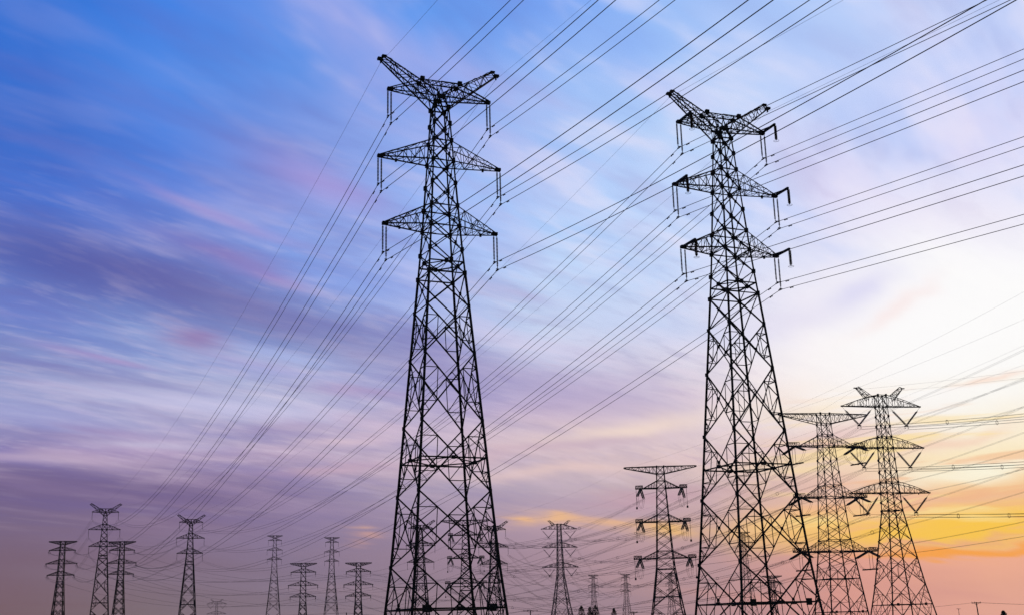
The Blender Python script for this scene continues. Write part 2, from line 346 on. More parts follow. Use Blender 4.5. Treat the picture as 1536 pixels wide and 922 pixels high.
SPEC['D'] = dict(w=[(0, 5.6), (15.2, 4.3), (42, 1.75), (59.6, 1.0), (65, 0.8)],
    nodes=[0, 9, 17, 24, 29, 33.5, 38, 42, 46, 49.7, 52.6, 55.6, 58.6, 61.7, 64.9], waist=42,
    arms=[(49.7, 4.6, 1.4), (55.6, 4.84, 1.5), (61.7, 4.2, 1.3)], dia=[24, 42], top='beam', beam=(64.9, 4.7, 1.5), ins='I', drop=3.2,
    leg=0.3, dg=0.15, rd=0.1, ch=0.16)

def string_dir(sp, sy):                              # plan direction of a tension string, away (+1) or towards us (-1)
    return Vector((-math.sin(sp.get('turn', (0, 0))[0]), math.cos(sp.get('turn', (0, 0))[0]), 0)) if sy > 0 else Vector((math.sin(sp.get('turn', (0, 0))[1]), -math.cos(sp.get('turn', (0, 0))[1]), 0))
def string_mesh(mb, top, bot, r=0.125, nd_=None, rod=0.03, seg=8):
    top, bot = Vector(top), Vector(bot); L = (bot-top).length; n = nd_ or max(6, int(L/0.16))
    pts = [top]; rad = [rod]
    a, b = 0.08, 0.94
    for k in range(n):
        t0 = a+(b-a)*k/n; st = (b-a)/n
        for tt, rr in ((0.0, rod), (0.15, r), (0.5, r*0.92), (0.62, rod*1.3)):
            pts.append(top.lerp(bot, t0+tt*st)); rad.append(rr)
    pts.append(bot); rad.append(rod)
    mb.tube(pts, rad, seg)

def make_tower(kind, loc, yaw, label, lift=0.0, detail=2, outrig=False, group=None, name='lattice_pylon', scale=1.0):
    sp = SPEC[kind]; tab = sp['w']
    w = lambda z: wat(tab, z-lift)
    root = empty(name, loc, yaw); tag(root, label, 'pylon', group)
    nodes = [z+lift for z in sp['nodes']]
    if lift > 0: nodes = [0.0]+nodes[1:]
    elif lift < 0: nodes = [0.0]+[z for z in nodes if z > 3.5]
    PR = 'L' if detail >= 2 else 'S'
    fat = 1.0 if kind == 'A' and detail >= 2 else (1.12 if detail >= 2 else (0.85 if kind == 'D' else 1.5))
    lw, dw, rw, cw = [sp[k]*fat for k in ('leg', 'dg', 'rd', 'ch')]
    P = lambda sx, sy, z: Vector((sx*w(z), sy*w(z), z))
    topz = nodes[-1]
    # legs
    for sx in (-1, 1):
        for sy in (-1, 1):
            m = MB()
            for z0, z1 in zip(nodes, nodes[1:]):
                k = 1.0 if z1 < sp['waist']+lift+0.1 else 0.78
                if sp['waist']+lift < z0 and z0 > (sp['waist']+lift+topz)/2: k = 0.62
                m.bar(P(sx, sy, z0), P(sx, sy, z1), lw*k, 'L' if detail >= 2 else 'S', roll=0)
            if detail >= 1:                                            # gusset plates at the joints
                for z in nodes[1:]:
                    s_ = (0.30 if z > sp['waist']+lift-0.5 else 0.25)*(1.25 if kind in 'BCK' else 1)
                    m.box(P(sx, sy, z), (s_, s_, s_*1.35))
            m.box((sx*w(0.4), sy*w(0.4), 0.35), (0.55, 0.55, 0.1))
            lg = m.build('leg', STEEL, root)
            f = MB(); f.box((sx*w(0), sy*w(0), 0.1), (1.3, 1.3, 0.5)); f.build('footing', CONC, lg)
    # body bracing
    m = MB()
    faces = [((-1, -1), (1, -1)), ((1, -1), (1, 1)), ((1, 1), (-1, 1)), ((-1, 1), (-1, -1))]
    crossz = []
    for z0, z1 in zip(nodes, nodes[1:]):
        big = (z1-z0) > 4.0
        for (a, b) in faces:
            A0, B0, A1, B1 = P(*a, z0), P(*b, z0), P(*a, z1), P(*b, z1)
            k = 1.0 if z0 < sp['waist']+lift-0.1 else 0.8
            m.bar(A0, B1, dw*k, PR); m.bar(B0, A1, dw*k, PR)
            wa_, wb_ = (A1-B1).length, (A0-B0).length
            t = wb_/(wa_+wb_); Cx = A0.lerp(B1, t)
            if (abs(z0-(sp['waist']+lift)) < 0.1): m.bar(A0, B0, dw, PR)
            if big and detail >= 1:
                for (L0, L1) in ((A0, A1), (B0, B1)):
                    Mid = L0.lerp(L1, t)
                    ql, qu = L0.lerp(Cx, 0.5), L1.lerp(Cx, 0.5)
                    zl, zu = t*0.5, t+(1-t)*0.5
                    m.bar(L0.lerp(L1, zl), ql, rw, PR); m.bar(L0.lerp(L1, zu), qu, rw, PR)
                    m.bar(Mid, ql, rw, PR); m.bar(Mid, qu, rw, PR); m.bar(ql, qu, rw, PR)
                    if detail >= 2 and (z1-z0) > 5.5:
                        m.bar(L0.lerp(L1, zl), L0.lerp(Cx, 0.25), rw*0.8, PR)
                        m.bar(L0.lerp(L1, zu), L1.lerp(Cx, 0.25), rw*0.8, PR)
                        m.bar(L0.lerp(L1, t*0.25), L0.lerp(Cx, 0.25), rw*0.8, PR)
            if detail >= 2: m.box(Cx, (0.2, 0.2, 0.26))
    # diaphragms
    for dzv in sp['dia']:
        z = dzv+lift
        if z < 1 or z > topz: continue
        cs = [P(sx, sy, z) for sx, sy in ((-1, -1), (1, -1), (1, 1), (-1, 1))]
        ms = [cs[i].lerp(cs[(i+1) % 4], 0.5) for i in range(4)]
        for i in range(4):
            m.bar(cs[i], cs[(i+1) % 4], dw*1.15, PR); m.bar(ms[i], ms[(i+1) % 4], dw*0.9, PR)
            if detail >= 2: m.box(ms[i], (0.32, 0.32, 0.3))
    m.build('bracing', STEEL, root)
    if detail >= 2:                                                   # plates bolted to the low diaphragm
        z = sp['dia'][0]+lift
        for (sx, sy) in ((-1, -1), (1, -1)):
            q = MB(); q.box((sx*w(z)*0.72, -w(z)-0.1, z), (0.62, 0.05, 0.62)); q.build('number_plate', STEEL, root)
    # crossarms
    if kind == 'A' and detail >= 2: rw *= 0.78
    for ai, (za, a, rh) in enumerate(sp['arms']):
        z = za+lift
        for sx in (-1, 1):
            m = MB(); tip = Vector((sx*a, 0, z)); ty = 0.18
            hb, ht = w(z), w(z+rh)
            if kind == 'A' and ai == 2:                                # top beam of the Y head
                for sy in (-1, 1):
                    t_ = tip+Vector((0, sy*ty, 0)); b0 = Vector((sx*0.0, sy*0.7, z-0.25)); u0 = Vector((sx*1.9, sy*0.5, z+1.35))
                    u00 = Vector((0, sy*0.5, z+1.35))
                    m.bar(t_, b0, cw, PR); m.bar(t_+Vector((0, 0, 0.15)), u0, cw, PR); m.bar(u0, u00, cw, PR)
                    m.lattice((b0, t_), (u0.lerp(u00, 1), u0.lerp(t_, 1.0)), 1, rw)
                    bq = [b0.lerp(t_, k/7) for k in range(8)]; 
                    uq = [u00, u00.lerp(u0, .75)]+[u0.lerp(t_+Vector((0, 0, .15)), k/5) for k in range(0, 6)]
                    for k in range(7):
                        m.bar(bq[k], uq[k+1] if k % 2 == 0 else uq[k], rw, PR); m.bar(bq[k], uq[k], rw*0.8, PR)
                m.lattice((Vector((0, .7, z-.25)), tip+Vector((0, ty, 0))), (Vector((0, -.7, z-.25)), tip-Vector((0, ty, 0))), 7, rw)
                m.lattice((Vector((0, .5, z+1.35)), Vector((sx*1.9, .5, z+1.35))), (Vector((0, -.5, z+1.35)), Vector((sx*1.9, -.5, z+1.35))), 3, rw, True)
            else:
                n = 6 if detail >= 2 else 5
                dbl = kind in 'C'
                inner = sx*w(z)
                for sy in (-1, 1):
                    t_ = tip+Vector((0, sy*(ty if not sp.get('squared') else 0.45), 0)); b0 = Vector((sx*hb, sy*hb, z)); u0 = Vector((sx*ht, sy*ht, z+rh))
                    m.bar(b0, t_, cw*(1.25 if sp.get('squared') else 1), PR)
                    if kind == 'B':                                    # arched top chord
                        pts = [u0.lerp(t_+Vector((0, 0, 0.1)), k/6)+Vector((0, 0, 0.28*math.sin(math.pi*(k/6)**0.9)*(1-k/12))) for k in range(7)]
                        for k in range(6): m.bar(pts[k], pts[k+1], cw, PR)
                        for k in range(1, 6):
                            bb = b0.lerp(t_, k/6); m.bar(pts[k], bb, rw, PR); m.bar(pts[k-1] if k % 2 else pts[k+1], bb, rw, PR)
                    elif sp.get('squared'):                            # rail-shaped arm with an upright end and a raked tie
                        e = t_+Vector((0, 0, 0.95)); e3 = b0.lerp(t_, 0.66)+Vector((0, 0, 0.95)); e2 = b0.lerp(t_, 0.64)+Vector((0, 0, 0.08))
                        m.bar(u0, e2, cw*0.9, PR); m.bar(e3, e, cw*0.75, PR); m.bar(t_, e, cw*0.7, PR); m.bar(e3, b0.lerp(t_, 0.66), rw, PR)
                        for k in range(1, 5):
                            q = u0.lerp(e2, k/5); bb = b0.lerp(t_, 0.64*k/5); m.bar(q, bb, rw, PR); m.bar(q, b0.lerp(t_, 0.64*(k-1)/5), rw*0.8, PR)
                        for k in range(0, 5):
                            q = e3.lerp(e, k/5); bb = b0.lerp(t_, 0.66+0.34*(k+.5)/5); m.bar(q, bb, rw, PR); m.bar(e3.lerp(e, (k+1)/5), bb, rw, PR)
                    else:
                        m.bar(u0, t_+Vector((0, 0, 0.12)), cw*0.9, PR); m.lattice((b0, t_), (u0, t_+Vector((0, 0, 0.12))), n, rw)
                yy = ty if not sp.get('squared') else 0.45
                m.lattice((Vector((sx*hb, hb, z)), tip+Vector((0, yy, 0))), (Vector((sx*hb, -hb, z)), tip-Vector((0, yy, 0))), n, rw, kind in 'BCK')
                if kind != 'B': tq = tip if not sp.get('squared') else Vector((sx*(hb+(a-hb)*.64), 0, z-.1)); m.lattice((Vector((sx*ht, ht, z+rh)), tq+Vector((0, yy, .2))), (Vector((sx*ht, -ht, z+rh)), tq+Vector((0, -yy, .2))), n-2, rw*0.9)
                if detail >= 2:                                        # through bars inside the body
                    m.bar((sx*hb, hb, z), (sx*hb, -hb, z), dw, PR); m.bar((sx*ht, ht, z+rh), (sx*ht, -ht, z+rh), dw, PR)
                m.bar((0, hb, z), (sx*hb, hb, z), dw, PR); m.bar((0, -hb, z), (sx*hb, -hb, z), dw, PR)
                m.bar((0, ht, z+rh), (sx*ht, ht, z+rh), dw, PR); m.bar((0, -ht, z+rh), (sx*ht, -ht, z+rh), dw, PR)
            m.box(tip+Vector((-sx*0.12, 0, 0.05)), (0.55, 0.42, 0.28) if kind == 'A' else (0.5, 0.5, 0.3))
            if detail >= 2 and ai < 2:
                m.box((sx*a*0.72 if sx > 0 else sx*a*0.73, 0, z-0.22), (0.18, 0.14, 0.32))
            if outrig:
                m.bar(tip+Vector((-sx*.1, 0.3, 0.08)), tip+Vector((-sx*.1, -2.5, 0.08)), 0.2, 'S'); m.bar(tip+Vector((-sx*.9, -0.1, 0.0)), tip+Vector((-sx*.1, -2.4, 0.03)), 0.1, 'S')
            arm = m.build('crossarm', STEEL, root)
            # insulators
            if sp['ins'] == 'I':
                dr = sp['drop']
                hang = ((-.15, -.02), (.17, .66)) if kind == 'A' and detail >= 2 else ((0, 0),)
                if outrig: hang = ((-.24, -.02), (.22, .66))
                for (ox, ex_) in hang:
                    s = MB(); q0 = tip+Vector((ox-sx*.05, 0, -.05)); q1 = tip+Vector((ox-sx*.05, 0, -dr-ex_+.45 if len(hang) > 1 else -dr+.1))
                    if detail >= 1: string_mesh(s, q0, q1, 0.095 if detail >= 2 else 0.12, None if detail >= 2 else 8, 0.035, 8 if detail >= 2 else 5)
                    else: s.tube([q0, q1], 0.11, 5)
                    s.build('insulator_string', INSUL, arm, smooth=False)
                if len(hang) > 1:
                    b = tip-Vector((sx*.05, 0, dr))
                    for (ox, oz) in ((-.13, .32), (.15, -.38)):
                        y = MB(); y.bar(b+Vector((ox, -.3, oz)), b+Vector((ox, .3, oz)), 0.11, 'S'); y.bar(b+Vector((ox, 0, oz-.02)), b+Vector((ox, 0, oz+.16)), 0.06, 'S')
                        y.bar(b+Vector((ox-.12, 0, oz+.1)), b+Vector((ox+.12, 0, oz+.1)), .06, 'S'); y.build('clamp_yoke', STEEL, arm)
                if outrig:
                    s = MB(); tp = tip+Vector((-sx*.1, -2.5, 0)); string_mesh(s, tp, tp-Vector((0, 0, 1.75)), 0.16, 12, 0.05, 8)
                    ring = [tp+Vector((0.28*math.cos(t), 0.28*math.sin(t), -1.8)) for t in [2*math.pi*i/12 for i in range(13)]]
                    s.tube(ring, 0.02, 4); s.build('insulator_string', INSUL, arm)
            elif sp['ins'] == 'V':
                ap = Vector((sx*a*0.60, 0, z-sp['drop'])); hk = Vector((sx*(hb+0.9), 0, z)); tk = tip
                for q in (hk, tk):
                    s = MB(); d = (ap-q)
                    s.tube([q, q+d*0.22], 0.03, 4); 
                    for oy in (-.2, .2): string_mesh(s, q+d*0.2+Vector((0, oy, 0)), ap+Vector((0, oy, .1)), 0.19, 14 if detail else 8, 0.05, 6)
                    s.build('insulator_string', INSUL, arm)
                y = MB(); y.box(ap, (0.7, 0.35, 0.3))
                for ox in (-.4, .4):
                    for oz in (0, -.55): y.bar(ap+Vector((ox, -.3, oz-.1)), ap+Vector((ox, .3, oz-.1)), .09, 'S')
                    y.bar(ap+Vector((ox, 0, 0)), ap+Vector((ox, 0, -.65)), .07, 'S')
                y.build('clamp_yoke', STEEL, arm)
            elif sp['ins'] == 'T':
                hx = a*(0.80 if sp.get('squared') else 0.97)
                b = Vector((sx*hx, 0, z-.05)); LL = 4.2 if kind in 'CK' else 2.6; dz_ = sp['drop']
                ends = []
                for sy in (-1, 1):
                    e = b+string_dir(sp, sy)*LL+Vector((0, 0, -dz_)); ends.append(e); s = MB()
                    for ox in ((-.25, .25) if kind in 'CK' else (0,)):
                        string_mesh(s, b+Vector((ox, sy*.3, 0)), e+Vector((ox, 0, 0)), 0.24 if kind in 'CK' else 0.13, 16 if detail else 7, 0.06, 6)
                    s.box(e, (0.8 if kind in 'CK' else .3, .15, .15)); s.build('insulator_string', GLASSI if kind in 'K' else INSUL, arm)
                j = MB(); dpj = {'C': 4.6, 'K': 6.2}.get(kind, 2.6)
                for ox in ((-.25, .25) if kind in 'CK' else (0,)):
                    pts = []
                    for k in range(13):
                        t = k/12; e = ends[0].lerp(ends[1], t); pts.append(e+Vector((ox, 0, -(dpj-dz_)*(1-abs(2*t-1)**3))))
                    j.tube(pts, 0.035, 4)
                if kind == 'C': j.tube([b+Vector((.9, -2.5, -dpj)), b+Vector((-.9, 2.5, -dpj))], 0.19, 6)
                if kind in 'CK':
                    for q in ((-1.1, 1.1) if kind == 'C' else (0,)):
                        top = b+Vector((sx*(a-hx)*(0.9 if kind == 'K' else 0.2), q*0.8, 0)); j.tube([top, top-Vector((0, 0, dpj-.2))], 0.06, 4); j.box(top-Vector((0, 0, dpj)), (.55, .6, .7) if kind == 'K' else (.3, .3, .3))
                j.build('jumper_loop', CABLE, arm)
    # head
    if sp['top'] == 'horn':
        hz, hx = sp['horn']; hz += lift; zn = nodes[-1]; hw = w(zn); zt = sp['arms'][2][0]+lift
        for sx in (-1, 1):
            m = MB()
            for sy in (-1, 1):
                l0 = Vector((sx*hw, sy*hw, zn)); l1 = Vector((sx*hx, sy*.16, hz-.1)); u0 = Vector((sx*0.15, sy*.55, zt+.15)); u1 = Vector((sx*(hx-.4), sy*.16, hz+.32))
                m.bar(l0, l1, cw, PR); m.bar(u0, u1, cw*.9, PR); m.lattice((l0, l1), (u0, u1), 6, rw)
                m.bar(l0, u0, cw, PR); m.bar((0, sy*.7, zt-.25), l0, dw, PR); m.bar(l1, u1, rw*1.3, PR)
                m.bar((sx*hw, sy*hw, zn), (-sx*hw, sy*hw, zn), dw, PR)
                m.bar((sx*hw, sy*hw, zn), (-sx*hw*.2, sy*.5, zt+1.2), rw*1.2, PR)
            m.lattice((Vector((sx*hw, hw, zn)), Vector((sx*hx, .16, hz))), (Vector((sx*hw, -hw, zn)), Vector((sx*hx, -.16, hz))), 8, rw)
            m.lattice((Vector((sx*.15, .55, zt+.15)), Vector((sx*(hx-.35), .16, hz+.5))), (Vector((sx*.15, -.55, zt+.15)), Vector((sx*(hx-.35), -.16, hz+.5))), 8, rw)
            m.bar((sx*hw, -hw, zn), (sx*hw, hw, zn), dw, PR)
            for zz, xx in ((zn, hw), (zt-.25, .2), (zt+1.35, 1.9)):
                for sy in (-1, 1): m.box((sx*xx, sy*(hw if zz == zn else .6), zz), (.4, .3, .4))
            m.box((sx*(hx+.05), 0, hz), (.5, .42, .22)); m.box((sx*(hx-.35), 0, hz+.36), (.45, .36, .14)); m.bar((sx*hx, 0, hz), (sx*hx, 0, hz-.45), .12, 'S')
            m.build('peak_arm', STEEL, root)
    elif sp['top'] == 'backhorn':
        hz, hx = sp['horn']; hz += lift; zt = topz
        for sx in (-1, 1):
            m = MB()
            for sy in (-1, 1):
                l0 = Vector((sx*3.3, sy*w(zt)*.6, zt-1.3)); l1 = Vector((sx*hx, sy*.16, hz)); u0 = Vector((sx*2.2, sy*w(zt)*.6, zt-.35)); u1 = Vector((sx*(hx-.7), sy*.16, hz+.35))
                m.bar(l0, l1, cw*.7, PR); m.bar(u0, u1, cw*.7, PR); m.lattice((l0, l1), (u0, u1), 4, rw); m.bar(l1, u1, rw, PR)
            m.lattice((Vector((sx*3.3, .6, zt-1.3)), Vector((sx*hx, .16, hz))), (Vector((sx*3.3, -.6, zt-1.3)), Vector((sx*hx, -.16, hz))), 4, rw)
            m.box((sx*(hx+.1), 0, hz), (.8, .4, .2)); m.build('peak_arm', STEEL, root)
        m = MB()
        for sy in (-1, 1): m.bar((-w(zt), sy*w(zt), zt), (w(zt), sy*w(zt), zt), dw, PR); m.bar((sy*w(zt), -w(zt), zt), (sy*w(zt), w(zt), zt), dw, PR)
        m.build('head_frame', STEEL, root)
    else:
        bz, bx, bh = sp['beam']; bz += lift
        for sx in (-1, 1):
            m = MB(); hw = w(bz)
            for sy in (-1, 1):
                u0 = Vector((0, sy*hw, bz)); u1 = Vector((sx*bx, sy*.25, bz)); l0 = Vector((sx*w(bz-bh), sy*w(bz-bh), bz-bh)); l1 = Vector((sx*bx, sy*.25, bz-.35))
                uu = Vector((sx*hw, sy*hw, bz))
                m.bar(u0, uu, cw, PR); m.bar(uu, u1, cw, PR); m.bar(l0, l1, cw, PR); m.lattice((l0, l1), (uu, u1), 9, rw); m.bar(u1, l1, rw, PR); m.bar(l0, (0, sy*w(bz-bh), bz-bh), cw, PR)
            m.lattice((Vector((sx*hw, hw, bz)), Vector((sx*bx, .25, bz))), (Vector((sx*hw, -hw, bz)), Vector((sx*bx, -.25, bz))), 9, rw)
            m.box((sx*bx, 0, bz-.17), (.4, .5, .4)); m.build('earth_wire_beam', STEEL, root)
    return dict(kind=kind, root=root, lift=lift, yaw=yaw, loc=Vector(loc))

def attach(t, lvl, sx, toward):
    """world point where a wire leaves: lvl 0..2 arms from the bottom, 3 = earth wire; toward = world point it heads for"""
    sp = SPEC[t['kind']]; L = t['lift']
    ex = Vector((math.cos(t['yaw']), math.sin(t['yaw']), 0)); ey = Vector((-math.sin(t['yaw']), math.cos(t['yaw']), 0))
    if lvl == 3:
        if 'horn' in sp: return t['loc']+ex*sx*sp['horn'][1]+Vector((0, 0, sp['horn'][0]+L-.4))
        return t['loc']+ex*sx*sp['beam'][1]+Vector((0, 0, sp['beam'][0]+L-.35))
    za, a, rh = sp['arms'][lvl]; z = za+L
    if sp['ins'] == 'I': return t['loc']+ex*sx*(a-.05)+Vector((0, 0, z-sp['drop']))
    if sp['ins'] == 'V': return t['loc']+ex*sx*a*.60+Vector((0, 0, z-sp['drop']-.35))
    hx = a*(0.80 if sp.get('squared') else 0.97); LL = 4.2 if t['kind'] in 'CK' else 2.6
    sy = 1 if (Vector(toward)-t['loc']).dot(ey) > 0 else -1
    sd = string_dir(sp, sy)*LL
    return t['loc']+ex*(sx*hx+sd.x)+ey*sd.y+Vector((0, 0, z-.05-sp['drop']))

def at(azimuth, dist): return (dist*math.sin(R(azimuth)), dist*math.cos(R(azimuth)), 0)
YA = 0.3775
FAR = 'small pylons along the horizon'
TW = {}
TW['L'] = make_tower('A', (-6.53, 107.42, 0), YA, 'tall near steel lattice pylon left of centre with Y shaped head, no outriggers')
TW['R'] = make_tower('A', (22.34, 116.86, 0), YA-.006, 'tall near pylon right of centre with short extra insulators on outriggers at arm tips', outrig=True)
TW['B1'] = make_tower('B', (88.3, 286.7, 0), R(11), 'mid-distance pylon at far right with arched arms and V shaped insulator pairs', group='pylons with V shaped insulators')
TW['C1'] = make_tower('C', (82.6, 319.4, 0), R(11), 'wide-beamed angle pylon between the right near pylon and the arched-arm pylon')
TW['K1'] = make_tower('K', (47.5, 397.2, 0), R(-3), 'flat-topped tension pylon standing between the two near pylons, left of the right one', detail=2)
TW['A1'] = make_tower('A', at(-18.75, 515), YA-.03, 'dark small horned pylon at lower left, the leftmost with a Y head', detail=1, group=FAR)
TW['A2'] = make_tower('A', at(-15.02, 560), YA-.03, 'dark small horned pylon at lower left, right of its slightly taller twin', detail=1, group=FAR)
TW['P1'] = make_tower('P', at(-20.45, 720), R(10), 'small flat-topped pylon, leftmost of all the pylons at the horizon', detail=1, group=FAR)
TW['P2'] = make_tower('P', at(-17.95, 735), R(10), 'small flat-topped pylon partly hidden behind the leftmost horned pylon', lift=1.0, detail=1, group=FAR)
TW['P3'] = make_tower('P', at(-9.93, 700), R(12), 'short flat-topped pylon between the two slim tall pylons left of centre', lift=-14.3, detail=1, group=FAR)
TW['P4'] = make_tower('P', at(-7.42, 700), R(12), 'short flat-topped pylon nearest the left leg of the left near pylon', lift=-14.5, detail=1, group=FAR)
TW['D1'] = make_tower('D', at(-11.25, 800), R(14), 'slim tall pale-looking pylon with very narrow arms, left of its twin', detail=1, group=FAR)
TW['D2'] = make_tower('D', at(-8.65, 800), R(14), 'slim tall narrow-armed pylon, right of its twin and left of the left near pylon', lift=-1.6, detail=1, group=FAR)
TW['A3'] = make_tower('A', at(-4.55, 500), R(16), 'far pylon seen through the left half of the left near pylon', lift=-8.7, detail=1, group=FAR)
TW['A4'] = make_tower('A', at(-1.15, 490), R(10), 'far horned pylon poking out right of the base of the left near pylon', lift=-10.6, detail=1, group=FAR)
TW['K2'] = make_tower('K', at(-2.45, 590), R(3), 'far tension pylon seen through the right half of the left near pylon', lift=1.2, detail=1, group=FAR)
TW['B2'] = make_tower('B', at(1.95, 675), R(11), 'small arched-arm pylon with V insulators right of the left near pylon', lift=3.9, detail=1, group='pylons with V shaped insulators')
TW['D3'] = make_tower('D', at(3.45, 1110), R(20), 'tiny thin far pylon just right of the small arched-arm pylon', lift=-16, detail=0, group=FAR)
TW['D4'] = make_tower('D', at(4.95, 1110), R(20), 'tiny thin far pylon left of the flat-topped tension pylon', lift=-16, detail=0, group=FAR)
TW['D5'] = make_tower('D', at(7.0, 1110), R(20), 'tiny thin far pylon seen behind the legs of the flat-topped tension pylon', lift=-16, detail=0, group=FAR)
TW['D6'] = make_tower('D', at(10.45, 800), R(14), 'slim pale far pylon seen through the middle of the right near pylon', lift=-5, detail=0, group=FAR)
TW['P5'] = make_tower('P', at(11.6, 880), R(12), 'squat far flat-topped pylon seen through the lower right of the right near pylon', lift=-21, detail=0, group=FAR)
TW['S1'] = make_tower('B', at(-13.75, 1330), R(14), 'tiny faint far horned pylon right of the two small horned pylons at lower left', lift=-15, detail=0, group=FAR)
TW['P6'] = make_tower('P', at(-21.0, 1500), R(12), 'faintest tiny pylon low behind the leftmost pylon at the left edge', lift=-24.5, detail=0, group=FAR)
# ------------------------------------------------------------------ power lines
LV = ['lower', 'middle', 'upper']; SD = {-1: 'left', 1: 'right'}
DESC = {'L': 'left near pylon', 'R': 'right near pylon', 'B1': 'arched-arm pylon at far right', 'C1': 'wide-beamed angle pylon', 'K1': 'flat-topped tension pylon',
 'A1': 'leftmost horned pylon', 'A2': 'second horned pylon', 'P1': 'leftmost small pylon', 'P2': 'second small pylon', 'P3': 'short pylon between slim ones', 'P4': 'short pylon by left near pylon',
 'D1': 'left slim pylon', 'D2': 'right slim pylon', 'K2': 'far tension pylon', 'B2': 'small arched-arm pylon', 'A3': 'far left pylon', 'A4': 'far horned pylon', 'D3': 'tiny thin pylon', 'D4': 'second tiny pylon', 'S1':'', 'D6': 'slim pale far pylon'}
def parab(p, q, sag, n=40, u0=0.0, u1=1.0):
    out = []
    for k in range(n+1):
        u = u0+(u1-u0)*k/n; v = p.lerp(q, u); v.z -= 4*sag*u*(1-u); out.append(v)
    return out
def offset(pts, ox, oz):
    out = []
    for k, p in enumerate(pts):
        d = (pts[min(k+1, len(pts)-1)]-pts[max(k-1, 0)]); h = Vector((d.y, -d.x, 0)).normalized()
        out.append(p+h*ox+Vector((0, 0, oz)))
    return out
def walk(pts, dist):
    acc = 0
    for a, b in zip(pts, pts[1:]):
        l = (b-a).length
        if acc+l >= dist: return a.lerp(b, (dist-acc)/l), (b-a).normalized()
        acc += l
    return pts[-1], (pts[-1]-pts[-2]).normalized()
def cable(pts, style, label, group, ends=(True, False)):
    """style twin: two strands 0.45 m apart; single: an earth wire; quad: four strands with ring spacers"""
    if style == 'twin':
        root = empty('conductor_bundle', pts[0]); tag(root, label, 'power cable', group); o0 = pts[0]
        loc = [p-o0 for p in pts]; flip = 1 if (pts[-1]-pts[0]).y > 0 else -1
        for k, (ox, oz) in enumerate(((-.13, .32), (.15, -.38))):
            m = MB(); sp_ = offset(loc, ox*flip, oz); m.tube(sp_, RW, 5, False); m.build('strand', CABLE, root)
            for which, src in enumerate((sp_, sp_[::-1])):
                if not ends[which]: continue
                for dd in ((1.5,) if k == 0 else (1.75,)):
                    m = MB(); p, d = walk(src, dd); q = p-Vector((0, 0, .09))
                    m.bar(q-d*.24, q-d*.08, .085, 'S'); m.bar(q+d*.08, q+d*.24, .085, 'S'); m.bar(q-d*.2, q+d*.2, .03, 'S'); m.bar(p, q, .04, 'S')
                    m.build('vibration_damper', STEEL, root)
        return root
    m = MB()
    if style == 'single': m.tube(pts, RW*.45, 4, False)
    elif style == 'pair':
        for ox in (-.35, .35): m.tube(offset(pts, ox, 0), RW*(.65 if pts[-1].y < pts[0].y else 1.25), 4, False)
    elif style == 'quad':
        for ox in (-.3, .3):
            for oz in (0, -.6): m.tube(offset(pts, ox, oz), RW*.75, 4, False)
        tot = sum((b-a).length for a, b in zip(pts, pts[1:])); x = 24.0
        while x < tot-8:
            p, d = walk(pts, x); h = Vector((d.y, -d.x, 0)).normalized(); c = p-Vector((0, 0, .3)); ring = []
            for i in range(11): t = 2*math.pi*i/10; ring.append(c+h*.42*math.cos(t)+Vector((0, 0, .5*math.sin(t))))
            m.tube(ring, .05, 4, False); x += 62
    o = m.build('earth_wire' if style == 'single' else 'conductor_bundle', CABLE); tag(o, label, 'power cable', group)
    return o
RW = 0.030
def near_span(k, ang, slope, curv, tmax):
    t = TW[k]; dirv = Vector((math.sin(ang), -math.cos(ang), 0))
    g_ = 'cables rising from the %s to the upper right' % DESC[k]
    for sx in (-1, 1):
        for lvl in (0, 1, 2, 3):
            p = attach(t, lvl, sx, t['loc']+dirv*100); be = .8 if lvl == 3 else 1
            pts = [p+dirv*u+Vector((0, 0, slope*(1.0 if lvl < 3 else .9)*u+be*curv*u*u)) for u in [tmax*(j/60)**1.3 for j in range(61)]]
            if lvl == 3: cable(pts, 'single', 'thin earth wire from %s horn of %s to upper right' % (SD[sx], DESC[k]), g_)
            else: cable(pts, 'twin', 'twin cable from %s %s arm of %s up to the right' % (LV[lvl], SD[sx], DESC[k]), g_)
def span(a, b, sag, style, esag=None, lv=(0, 1, 2, 3), swap=1, sag_e=.75):
    ta, tb = TW[a], TW[b]; g_ = 'cables between the %s and the %s' % (DESC[a], DESC[b])
    for sx in (-1, 1):
        for lvl in lv:
            p = attach(ta, lvl, sx, tb['loc']); q = attach(tb, lvl, sx*swap, ta['loc'])
            pts = parab(p, q, sag*(sag_e if lvl == 3 else 1))
            if lvl == 3: cable(pts, 'single', 'thin %s earth wire between %s and %s' % (SD[sx], DESC[a], DESC[b]), g_)
            else: cable(pts, style, 'cable on %s %s arms between %s and %s' % (LV[lvl], SD[sx], DESC[a], DESC[b]), g_, ends=(True, True))
def off_span(a, ang, slope, curv, style, tmax=210, lv=(0, 1, 2, 3)):
    ta = TW[a]; v = Vector((math.sin(ang), -math.cos(ang), 0)); g_ = 'cables running from the %s out of sight to the right' % DESC[a]
    for sx in (-1, 1):
        for lvl in lv:
            p = attach(ta, lvl, sx, ta['loc']+v*50)
            pts = [p+v*u+Vector((0, 0, slope*u+curv*u*u)) for u in [tmax*j/40 for j in range(41)]]
            if lvl == 3: cable(pts, 'single', 'thin earth wire from %s end of %s towards right edge' % (SD[sx], DESC[a]), g_)
            else: cable(pts, style, 'cable from %s %s arm of %s towards right edge' % (LV[lvl], SD[sx], DESC[a]), g_)
near_span('L', R(24.75), -.1004, .546e-3, 200)
near_span('R', R(27.99), -.0803, .05e-3, 230)
span('L', 'A1', 15.0, 'twin')
span('R', 'A2', 13.5, 'twin')
span('A1', 'P1', 6, 'pair', lv=(0, 1, 2))
span('A2', 'P2', 5, 'pair', lv=(0, 1, 2))
